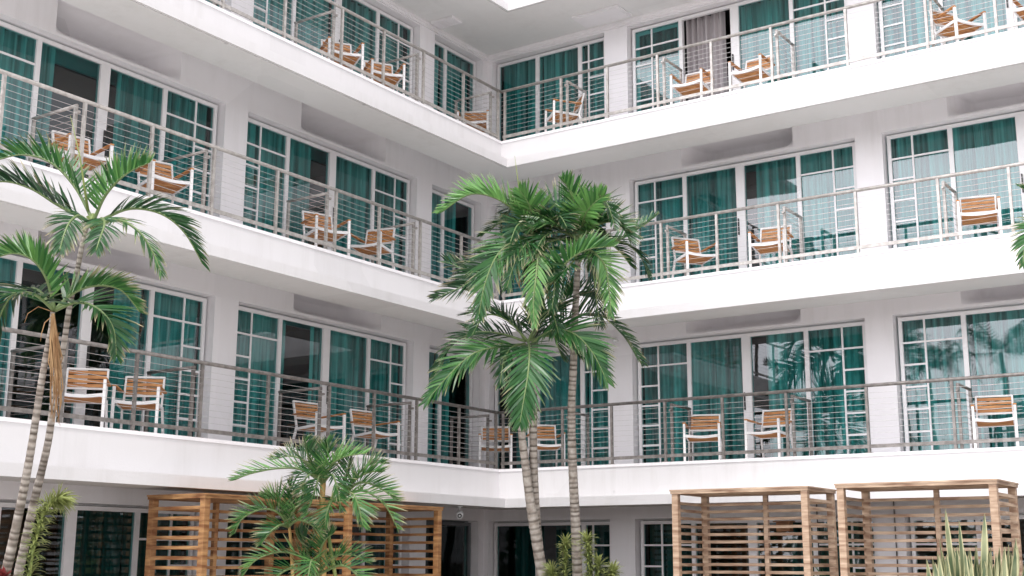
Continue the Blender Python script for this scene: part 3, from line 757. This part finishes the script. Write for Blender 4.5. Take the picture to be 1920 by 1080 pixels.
pd = palm('palm_tree', 'middle one of three central palms, dry leaf ends hanging from its crown', None, 'palms in front of the hotel')
trunk([at(x, y, t + .12) for x, y in ((1030, 1275), (1020, 1130), (1010, 1030), (1004, 950), (1001, 880), (1000, 800), (1001, 700), (1004, 600), (1008, 520), (1012, 460))],
      [.11, .10, .09, .08, .075, .072, .068, .06, .055, .045], pd, rnd, .065)
c1 = at(1010, 455, t + .1)
F(pd, t, rnd, [(1008, 455, 0), (975, 405, -.1), (930, 372, -.2), (880, 365, -.25), (828, 398, -.3)], L=.50, n=40, lift=.5, face=.35, tint=.95, droop=.12, w=.052, dry=.03)
F(pd, t, rnd, [(1010, 450, 0), (1000, 410, -.1), (990, 380, -.2), (975, 358, -.25)], L=.50, n=28, lift=.4, face=.75, tint=.88, droop=.1, w=.052, dry=.03)
F(pd, t, rnd, [(1008, 460, 0), (975, 448, -.5), (935, 475, -.7), (910, 530, -.85), (898, 590, -.9)], L=.58, n=40, lift=.1, face=.5, tint=.58, droop=.35, w=.045)
F(pd, t, rnd, [(1005, 460, 0), (960, 470, .1), (915, 500, .2), (870, 535, .3), (815, 560, .35)], L=.56, n=36, lift=.35, face=.55, tint=.2, droop=.25, w=.042)
F(pd, t, rnd, [(1004, 465, 0), (950, 490, .3), (895, 510, .5), (835, 490, .7)], L=.56, n=32, lift=.4, face=.6, tint=.22, w=.042)
F(pd, t, rnd, [(1010, 455, 0), (985, 420, .3), (945, 415, .5), (905, 440, .7)], L=.44, n=30, lift=.2, face=.2, tint=.35)
F(pd, t, rnd, [(1012, 460, 0), (1010, 470, -.7), (1005, 520, -.95), (1000, 565, -1.0), (1002, 610, -1.05)], L=.36, n=30, lift=.0, face=.8, tint=.85, droop=.5, dry=.55, w=.04)
F(pd, t, rnd, [(1012, 455, 0), (995, 452, -.6), (970, 480, -.8), (950, 540, -.9)], L=.44, n=30, lift=.1, face=.6, tint=.5, droop=.45, dry=.3)
F(pd, t, rnd, [(1012, 455, 0), (1030, 470, -.6), (1040, 520, -.8), (1035, 580, -.9)], L=.42, n=30, lift=.1, face=.6, tint=.3, droop=.45, dry=.2)
fillers(pd, c1, rnd, 7, .85, t, L=.48, tint=(.1, .5))
m = MB()
for k in range(16):
    x = rnd.uniform(970, 1040); y = rnd.uniform(475, 505)
    m.tube([at(x, y, t - .5), at(x + rnd.uniform(-9, 4), y + rnd.uniform(14, 24), t - .6), at(x + rnd.uniform(-10, 8), y + rnd.uniform(34, 60), t - .6)], [.006, .014, .003], 4)
m.build('dry_leaf_ends', 'fibre', pd)
m = MB(); m.tube([at(x, y, t) for x, y in ((1008, 430), (978, 395), (972, 345), (965, 292))], [.014, .012, .008, .002], 6); m.build('spear_leaf', 'stalk', pd)

pe = palm('palm_tree', 'rightmost of three central palms, straight ringed trunk standing apart', None, 'palms in front of the hotel')
trunk([at(x, y, t + .05) for x, y in ((1092, 1275), (1086, 1150), (1082, 1060), (1079, 980), (1075, 900), (1072, 820), (1072, 750), (1075, 690), (1078, 600), (1082, 520), (1086, 455))],
      [.11, .10, .095, .09, .085, .078, .072, .07, .064, .058, .048], pe, rnd, .062)
c2 = at(1086, 450, t)
F(pe, t, rnd, [(1086, 450, 0), (1082, 405, -.1), (1072, 368, -.15), (1055, 335, -.2)], L=.46, n=30, lift=.5, face=.55, tint=.8, droop=.1, w=.05, dry=.02)
F(pe, t, rnd, [(1088, 450, 0), (1095, 410, -.3), (1110, 385, -.45), (1135, 365, -.55)], L=.50, n=32, lift=.45, face=.7, tint=.9, droop=.15, w=.052, dry=.03)
F(pe, t, rnd, [(1088, 452, 0), (1110, 425, -.2), (1140, 415, -.3), (1175, 428, -.35)], L=.50, n=34, lift=.35, face=.45, tint=.6, droop=.2, w=.048)
F(pe, t, rnd, [(1092, 462, 0), (1125, 462, .1), (1160, 450, .15), (1195, 430, .2), (1230, 405, .25)], L=.42, n=30, lift=.35, face=.3, tint=.55, droop=.12, w=.036)
F(pe, t, rnd, [(1092, 460, 0), (1130, 448, .3), (1170, 455, .45), (1200, 480, .5), (1215, 515, .5)], L=.46, n=32, lift=.15, face=.3, tint=.15, droop=.3)
F(pe, t, rnd, [(1090, 460, 0), (1075, 490, -.7), (1050, 515, -.8), (1035, 528, -.85)], L=.5, n=28, lift=.5, face=.4, tint=.5, droop=.1, w=.045)
F(pe, t, rnd, [(1035, 528, -.6), (1062, 492, -.8), (1100, 468, -.9), (1150, 462, -.95)], L=.46, n=34, lift=.55, face=.25, tint=.72, droop=.05, w=.05, dry=.03)
F(pe, t, rnd, [(1090, 462, 0), (1115, 475, -.4), (1135, 500, -.5), (1142, 545, -.55), (1146, 590, -.6)], L=.42, n=34, lift=.1, face=.75, tint=.85, droop=.25, dry=.6, w=.036)
F(pe, t, rnd, [(1084, 452, 0), (1050, 425, -.3), (1015, 418, -.4), (985, 432, -.5)], L=.46, n=34, lift=.2, face=.4, tint=.75, droop=.45, dry=.15, w=.046)
F(pe, t, rnd, [(1084, 455, 0), (1045, 450, -.5), (1005, 470, -.6), (985, 520, -.7)], L=.46, n=32, lift=.1, face=.35, tint=.3, droop=.4)
F(pe, t, rnd, [(1086, 452, 0), (1060, 400, .2), (1030, 378, .3), (1000, 385, .4)], L=.5, n=30, lift=.4, face=.4, tint=.45)
F(pe, t, rnd, [(1092, 465, 0), (1110, 500, .1), (1118, 560, .15), (1125, 610, .2)], L=.44, n=28, lift=.1, face=.4, tint=.15, droop=.3)
fillers(pe, c2, rnd, 7, .85, t, L=.48, tint=(.1, .5))

# --- palm just outside the right edge
rnd = random.Random(3); t = 12.0
pf = palm('palm_tree', 'palm at the right edge with only leaf tips reaching in', None, 'palms in front of the hotel')
trunk([at(x, y, t) for x, y in ((2040, 1355), (2035, 1000), (2030, 700), (2025, 480), (2022, 440))], [.10, .08, .07, .06, .045], pf, rnd, .06)
F(pf, t, rnd, [(2022, 440, 0), (1985, 390, -.1), (1950, 365, -.15), (1915, 352, -.2)], L=.26, n=34, lift=.3, face=.3, tint=.6, droop=.2, dry=.1)
F(pf, t, rnd, [(2022, 445, 0), (1985, 415, -.3), (1950, 420, -.4), (1925, 452, -.45), (1918, 495, -.5)], L=.30, n=38, lift=.2, face=.5, tint=.55, droop=.3, dry=.5)
F(pf, t, rnd, [(2025, 440, 0), (2060, 400, 0), (2100, 400, 0), (2130, 450, 0)], L=.4, n=30, tint=.5)
F(pf, t, rnd, [(2022, 440, 0), (2010, 380, .2), (1990, 340, .3), (1960, 325, .4)], L=.26, n=30, lift=.4, tint=.4)
F(pf, t, rnd, [(2022, 445, 0), (2030, 460, -.5), (2035, 520, -.7), (2030, 580, -.8)], L=.4, n=30, face=.8, tint=.5)

# --- bushy clump palm before the left cabanas
rnd = random.Random(17); t = 14.4
pg = tag(empty('clump_palm'), 'low bushy clump palm before the reddish cabanas', 'palm')
for pts, rd, mt in (([(600, 1290), (603, 1150), (606, 1040), (604, 960), (606, 900)], .055, 'orange_stalk'), ([(655, 1290), (640, 1150), (622, 1040), (612, 960), (640, 905)], .03, 'stalk'),
                    ([(560, 1290), (552, 1150), (548, 1060), (545, 1010), (540, 975)], .028, 'orange_stalk'), ([(590, 1290), (590, 1200), (592, 1120), (590, 1075)], .04, 'stalk')):
    m = MB(); P = [at(x, y, t) for x, y in pts]; m.tube([catmull(P, k / 14) for k in range(15)], [rd * (1 - .03 * k) * (1 - .12 * (k % 3 == 0)) for k in range(15)], 10); m.build('stem', mt, pg)
SP = [ # crown 1 (top)
 ([(605, 905, 0), (585, 870, 0), (575, 845, 0), (572, 822, 0)], .30, .35, .3), ([(606, 905, 0), (608, 872, 0), (615, 850, 0), (612, 826, 0)], .34, .4, .4),
 ([(608, 905, 0), (618, 875, -.1), (645, 857, -.15), (685, 850, -.2)], .36, .85, .1), ([(604, 905, 0), (565, 880, -.1), (520, 878, -.15), (470, 888, -.2), (440, 900, -.2)], .36, .55, .5),
 ([(604, 905, 0), (575, 868, .1), (545, 855, .15), (510, 862, .2)], .30, .25, .9), ([(604, 908, 0), (590, 890, -.3), (575, 895, -.45), (560, 925, -.5)], .32, .25, .5),
 ([(606, 905, 0), (600, 890, -.3), (590, 920, -.45), (575, 960, -.5)], .34, .3, .3), ([(606, 905, 0), (622, 890, -.25), (632, 915, -.35), (640, 955, -.4)], .32, .35, .3),
 ([(605, 905, 0), (590, 880, .2), (560, 890, .3), (540, 930, .4)], .32, .12, .4), ([(605, 905, 0), (605, 870, .2), (595, 850, .3), (560, 845, .3)], .3, .15, .5),
 # crown 2 (right)
 ([(640, 925, 0), (650, 890, 0), (655, 868, 0), (660, 850, 0)], .30, .35, .3), ([(640, 928, 0), (668, 898, -.1), (695, 885, -.15), (715, 885, -.2)], .34, .5, .5),
 ([(642, 930, 0), (675, 905, -.15), (712, 915, -.2), (745, 940, -.25)], .34, .5, .6), ([(642, 932, 0), (680, 920, -.2), (720, 945, -.3), (745, 990, -.35)], .34, .6, .75),
 ([(640, 932, 0), (660, 925, -.35), (672, 950, -.45), (680, 985, -.5)], .34, .55, .35), ([(640, 930, 0), (672, 888, .1), (700, 868, .15), (720, 870, .2)], .28, .3, .6),
 ([(638, 930, 0), (622, 940, -.3), (612, 965, -.4), (610, 985, -.4)], .26, .5, .6),
 # crown 3 (left)
 ([(540, 985, 0), (520, 960, -.1), (490, 955, -.15), (455, 972, -.2), (440, 1000, -.2)], .32, .5, .5), ([(540, 985, 0), (525, 945, 0), (512, 935, 0), (495, 935, 0)], .30, .6, .3),
 ([(540, 985, 0), (552, 955, -.1), (575, 935, -.15), (568, 915, -.2)], .30, .55, .3), ([(540, 988, 0), (560, 975, -.2), (585, 985, -.3), (600, 1005, -.3)], .26, .55, .8),
 ([(540, 988, 0), (525, 985, -.3), (505, 1000, -.4), (490, 1020, -.4)], .28, .35, .5), ([(540, 985, 0), (545, 945, .1), (548, 925, .1), (540, 905, .1)], .28, .4, .4),
 # crown 4 (bottom)
 ([(590, 1080, 0), (565, 1045, -.1), (525, 1035, -.15), (480, 1050, -.2), (455, 1080, -.2)], .34, .6, .6), ([(590, 1080, 0), (575, 1030, 0), (562, 1012, 0), (555, 1000, 0)], .32, .3, .2),
 ([(592, 1080, 0), (600, 1035, -.1), (610, 1012, -.15), (625, 1000, -.15)], .34, .3, .3), ([(592, 1080, 0), (625, 1045, -.15), (660, 1040, -.2), (690, 1055, -.25)], .32, .5, .5),
 ([(592, 1080, 0), (585, 1050, -.4), (578, 1080, -.5), (572, 1110, -.5)], .32, .5, .3), ([(592, 1080, 0), (640, 1060, -.3), (670, 1080, -.4), (680, 1110, -.4)], .32, .5, .5),
 ([(590, 1080, 0), (550, 1065, -.3), (515, 1085, -.4), (490, 1120, -.4)], .32, .5, .5)]
for pts, L, tn, dr in SP:
    F(pg, t, rnd, pts, L=L * 1.05, n=27, lift=rnd.uniform(.4, .75), face=.3, tint=min(1, tn + .22), droop=.14, dry=min(1, dr + .15), w=.026, gap=.10, jag=.3)

# ------------------------------------------------------------------ small plants
def rosette(mb, c, axis, rnd, n, ln, w, tint, spread=(.5, 1.4), droop=.5):
    axis = Vector(axis).normalized(); a = axis.orthogonal().normalized(); b = axis.cross(a)
    for k in range(n):
        az = rnd.uniform(0, 6.283); e = rnd.uniform(*spread); d = (axis * math.cos(e) + (a * math.cos(az) + b * math.sin(az)) * math.sin(e)).normalized()
        l = ln * rnd.uniform(.7, 1.15); pos = Vector(c) + d * .01; side = d.cross(axis)
        if side.length < .05: side = a.copy()
        side.normalize(); vs = []; ti = []; tn = min(1, max(0, tint + rnd.uniform(-.3, .3)))
        for j in range(5):
            ww = w * (.5, 1, .9, .6, .05)[j] / 2; vs += [pos - side * ww, pos + side * ww]; ti += [tn, min(1, tn + .25)]
            d = (d + Vector((0, 0, -1)) * droop * (.4 + j * .25) / 4).normalized(); pos = pos + d * l / 4
        mb.add(vs, [(2 * j, 2 * j + 1, 2 * j + 3, 2 * j + 2) for j in range(4)], False, tint=ti)
def dracaena(label, spots, t, seed, ln=.15, n=12):
    rnd = random.Random(seed); o = tag(empty('dracaena'), label, 'plant', 'yellow green leafy plants in the beds')
    for pts, t0, t1 in spots:
        P = [at(x, y, t) for x, y in pts]; m = MB(); m.tube([catmull(P, k / 12) for k in range(13)], .014, 6); m.build('stem', 'stalk', o)
        m = MB(); K = 60
        for k in range(K):
            s = .12 + .88 * k / (K - 1); c = catmull(P, s); ax = (catmull(P, min(1, s + .03)) - catmull(P, s - .03)).normalized()
            rosette(m, c, ax, rnd, 7 if k < K - 4 else n, ln * (.85 if k < K - 4 else 1.15), .024, t0 + (t1 - t0) * s, (.6, 1.35) if k < K - 4 else (.1, 1.3), 1.1)
        m.build('foliage', 'spike_leaf', o, recalc=False)
    return o
dracaena('yellow green spiky plant curling up beside the two left palm trunks', [([(45, 1300), (48, 1150), (58, 1060), (70, 1000), (88, 950), (108, 938)], .25, .95)], 11.8, 4, .17, 20)
dracaena('spiky yellow green plant just left of the straight ringed palm trunk', [([(1058, 1290), (1058, 1150), (1060, 1070), (1060, 1020)], .4, .85), ([(1050, 1290), (1044, 1150), (1040, 1090), (1035, 1075)], .4, .8)], 16.2, 8, .15, 14)
dracaena('spiky yellow green plant just right of the straight ringed palm trunk', [([(1108, 1290), (1108, 1150), (1105, 1060), (1100, 1015)], .4, .85), ([(1135, 1290), (1140, 1150), (1145, 1090), (1148, 1075)], .4, .8), ([(1118, 1290), (1120, 1160), (1122, 1060)], .3, .7)], 16.1, 9, .15, 14)

rnd = random.Random(31); t = 12.4
sp = tag(empty('snake_plant'), 'clump of upright sword leaves with pale edges before the right cabana', 'plant')
m = MB()
BL = [(1772, 953, 1795, .055), (1797, 975, 1815, .04), (1842, 962, 1838, .04), (1903, 1008, 1895, .045), (1762, 1008, 1780, .035), (1852, 1010, 1850, .04), (1880, 1032, 1870, .05), (1828, 1022, 1822, .04), (1812, 1040, 1806, .04), (1890, 1020, 1885, .035)]
for k in range(90): x = rnd.uniform(1745, 1918); BL.append((x + rnd.uniform(-14, 14), rnd.uniform(1022, 1085), x, rnd.uniform(.03, .05)))
for x1, y1, x0, w in BL:
    dt = rnd.uniform(-.25, .3); a = at(x0 + (x0 - 1830) * -.25, 1330, t + dt); b = at(x1, y1, t + dt); tw = rnd.uniform(-.8, .8); w *= 1.3; K = 16; vs = []; ti = []; dr = []
    for j in range(K + 1):
        s = j / K; c = a.lerp(b, s) + Rv * (math.sin(s * 3 + tw) * .02) - Dv * (.03 * s * s); th = tw + s * .35 - .2
        sd = (Rv * math.cos(th) + Dv * math.sin(th)).normalized(); ww = w * ((.75 + .25 * s + .06 * math.sin(s * 40 + tw * 9)) if s < .8 else max(.02, math.cos((s - .8) / .2 * math.pi / 2) ** .7))
        band = rnd.random() ** 1.5
        for q, e in ((-1, 1), (-.5, .0), (.5, .0), (1, 1)):
            vs.append(c + sd * ww * q / 1.6 - Dv * (0 if abs(q) == 1 else -.008)); ti.append(band if abs(q) < 1 else .6); dr.append(.0 if abs(q) < 1 else 1.)
    fs = [(4 * j + i, 4 * j + i + 1, 4 * j + 5 + i, 4 * j + 4 + i) for j in range(K) for i in range(3)]
    m.add(vs, fs, True, tint=ti, dry=dr)
m.build('blades', 'snake_leaf', sp, recalc=False)

rnd = random.Random(41)
o = tag(empty('bromeliad'), 'dark red leafy plant tip at the foot of the left palms', 'plant')
m = MB()
for k in range(26):
    rosette(m, at(rnd.uniform(-25, 16), rnd.uniform(1072, 1120), 11.6), (0, 0, 1), rnd, 7, .09, .025, .4, (.2, 1.4), .3)
m.tube([at(-5, 1100, 11.6), at(-8, 1370, 11.6)], .012, 6); m.build('foliage', 'red_leaf', o, recalc=False)
o = tag(empty('agave'), 'dark spiky plant peeping through the slats of the right cabana', 'plant')
m = MB(); c = Vector((6.25, -1.35, .95)); rosette(m, c, (0, 0, 1), rnd, 26, .62, .06, .02, (.2, 1.3), .55); m.tube([c - Vector((0, 0, .94)), c], .04, 8)
m.build('foliage', 'palm_leaf', o, recalc=False)

# ------------------------------------------------------------------ ground and what stands behind the viewer (seen mirrored in the panes)
def sheet(name, x0, y0, x1, y1, z, m):
    b = MB(); b.add([(x0, y0, z), (x1, y0, z), (x1, y1, z), (x0, y1, z)], [(0, 1, 2, 3)])
    return tag(b.build(name, m), kind='structure')
sheet('ground', -900, -900, 900, 900, -.12, 'soil')
sheet('courtyard_paving', 2.4, -60, 30, -4.2, 0, 'pave')
sheet('planting_bed', -1.09, -60, 2.39, 1.09, -.004, 'soil'); sheet('planting_bed', 2.4, -4.19, 30, 1.09, -.004, 'soil')
rnd = random.Random(77); m = MB(); tk = MB()
gm = MB()
far = tag(empty('garden_behind'), 'palms and hedge mirrored in the window panes', 'garden', kind='stuff')
for x, y, h in ((-1.2, -27, 8.4), (.6, -31, 9.6), (-4.0, -33, 10.2), (3.2, -36, 8.8), (-7, -38, 9.4), (5.5, -30, 7.4)):
    c = Vector((x, y, h)); tk.tube([(x + .5, y, 0), (x + .2, y, h * .5), (x, y, h)], [.16, .12, .09], 8, ring=[0, 0, 0])
    for k in range(15):
        az = k * 2.4 + rnd.random() * .4; e = rnd.uniform(-.1, 1.0); d = Vector((math.cos(az) * math.cos(e), math.sin(az) * math.cos(e), math.sin(e))); hz = Vector((d.x, d.y, 0))
        P = [c, c + d * .9, c + d * 1.5 + hz * .3, c + d * 1.6 + hz * .7 - Vector((0, 0, .9))]
        for q in range(22):
            s = .1 + .9 * q / 21; p = catmull(P, s); tg = (catmull(P, min(1, s + .03)) - catmull(P, s - .03)).normalized(); sd = tg.cross(Vector((0, 0, 1)))
            if sd.length < .05: sd = Vector((1, 0, 0))
            sd.normalize()
            for sg in (-1, 1):
                dd = (sd * sg + tg * .8 - Vector((0, 0, .5))).normalized(); e2 = p + dd * .75 * (1 - .5 * s)
                gm.add([p - tg * .03, p + tg * .03, e2 + tg * .005, e2 - tg * .005], [(0, 1, 2, 3)], tint=.3)
for k in range(5200):
    x = rnd.uniform(-16, 26); y = -40 + rnd.uniform(-2, 2); z = rnd.uniform(0, 3.2 + 1.3 * mnoise.noise(Vector((x * .35, 0, 3))))
    a = Vector((rnd.uniform(-1, 1), rnd.uniform(-1, 1), rnd.uniform(-1, 1))).normalized() * .28; b = a.orthogonal().normalized() * .13
    p = Vector((x, y, z)); gm.add([p - a, p + b, p + a, p - b], [(0, 1, 2, 3)], tint=rnd.uniform(.05, .5))
tag(tk.build('far_trunks', 'bark', far, recalc=False), kind='stuff')
tag(gm.build('far_leaves', 'palm_leaf', far, recalc=False), kind='stuff')

# ------------------------------------------------------------------ light: bright overcast daylight, soft sun behind the viewer
EL, AZ = R(63), R(150)                       # azimuth clockwise from +Y (north)
sd = Vector((math.sin(AZ) * math.cos(EL), math.cos(AZ) * math.cos(EL), math.sin(EL)))
sun = bpy.data.objects.new('sun', bpy.data.lights.new('sun', 'SUN')); COL.objects.link(sun)
sun.data.energy = 1.6; sun.data.angle = R(18); sun.data.color = (1, .97, .93)
sun.rotation_euler = (-sd).to_track_quat('-Z', 'Y').to_euler()
w = bpy.data.worlds.new('World'); scene.world = w; w.use_nodes = True; nt = w.node_tree
bg = nt.nodes['Background']; bg.inputs['Strength'].default_value = .075
sky = N(nt, 'ShaderNodeTexSky', sky_type='NISHITA'); sky.sun_disc = False; sky.sun_elevation = EL; sky.sun_rotation = AZ
tc = N(nt, 'ShaderNodeTexCoord'); mp = N(nt, 'ShaderNodeMapping'); mp.inputs['Scale'].default_value = (1, 1, 2.6)
nt.links.new(tc.outputs['Generated'], mp.inputs['Vector'])
nz = N(nt, 'ShaderNodeTexNoise'); nz.inputs['Scale'].default_value = 2.2; nz.inputs['Detail'].default_value = 7; nz.inputs['Roughness'].default_value = .55
nt.links.new(mp.outputs['Vector'], nz.inputs['Vector'])
mr = N(nt, 'ShaderNodeMapRange'); mr.inputs['From Min'].default_value = .34; mr.inputs['From Max'].default_value = .62; mr.inputs['To Min'].default_value = .72; mr.inputs['To Max'].default_value = 1.0
nt.links.new(nz.outputs['Fac'], mr.inputs['Value'])
mx = N(nt, 'ShaderNodeMix', data_type='RGBA'); mx.inputs[7].default_value = (15.5, 15.2, 15.7, 1)
nt.links.new(mr.outputs['Result'], mx.inputs[0]); nt.links.new(sky.outputs['Color'], mx.inputs[6]); # a bright patch added low in the cloud for the right panes to mirror
dt = N(nt, 'ShaderNodeVectorMath', operation='DOT_PRODUCT'); gd = Vector((math.sin(R(194)), math.cos(R(194)), .33)).normalized(); dt.inputs[1].default_value = gd
nt.links.new(tc.outputs['Generated'], dt.inputs[0])
g1 = N(nt, 'ShaderNodeMath', operation='MAXIMUM'); g1.inputs[1].default_value = 0; nt.links.new(dt.outputs['Value'], g1.inputs[0])
g2 = N(nt, 'ShaderNodeMath', operation='POWER'); g2.inputs[1].default_value = 12; nt.links.new(g1.outputs[0], g2.inputs[0])
g3 = N(nt, 'ShaderNodeMath', operation='MULTIPLY_ADD'); g3.inputs[1].default_value = 2.6; g3.inputs[2].default_value = .80; nt.links.new(g2.outputs[0], g3.inputs[0])
sc_ = N(nt, 'ShaderNodeVectorMath', operation='SCALE'); nt.links.new(mx.outputs[2], sc_.inputs[0]); nt.links.new(g3.outputs[0], sc_.inputs['Scale'])
nt.links.new(sc_.outputs[0], bg.inputs['Color'])

scene.view_settings.view_transform = 'Standard'; scene.view_settings.look = 'None'; scene.view_settings.exposure = .82; scene.view_settings.gamma = 1
scene.cycles.max_bounces = 10; scene.cycles.diffuse_bounces = 5; scene.cycles.transparent_max_bounces = 16
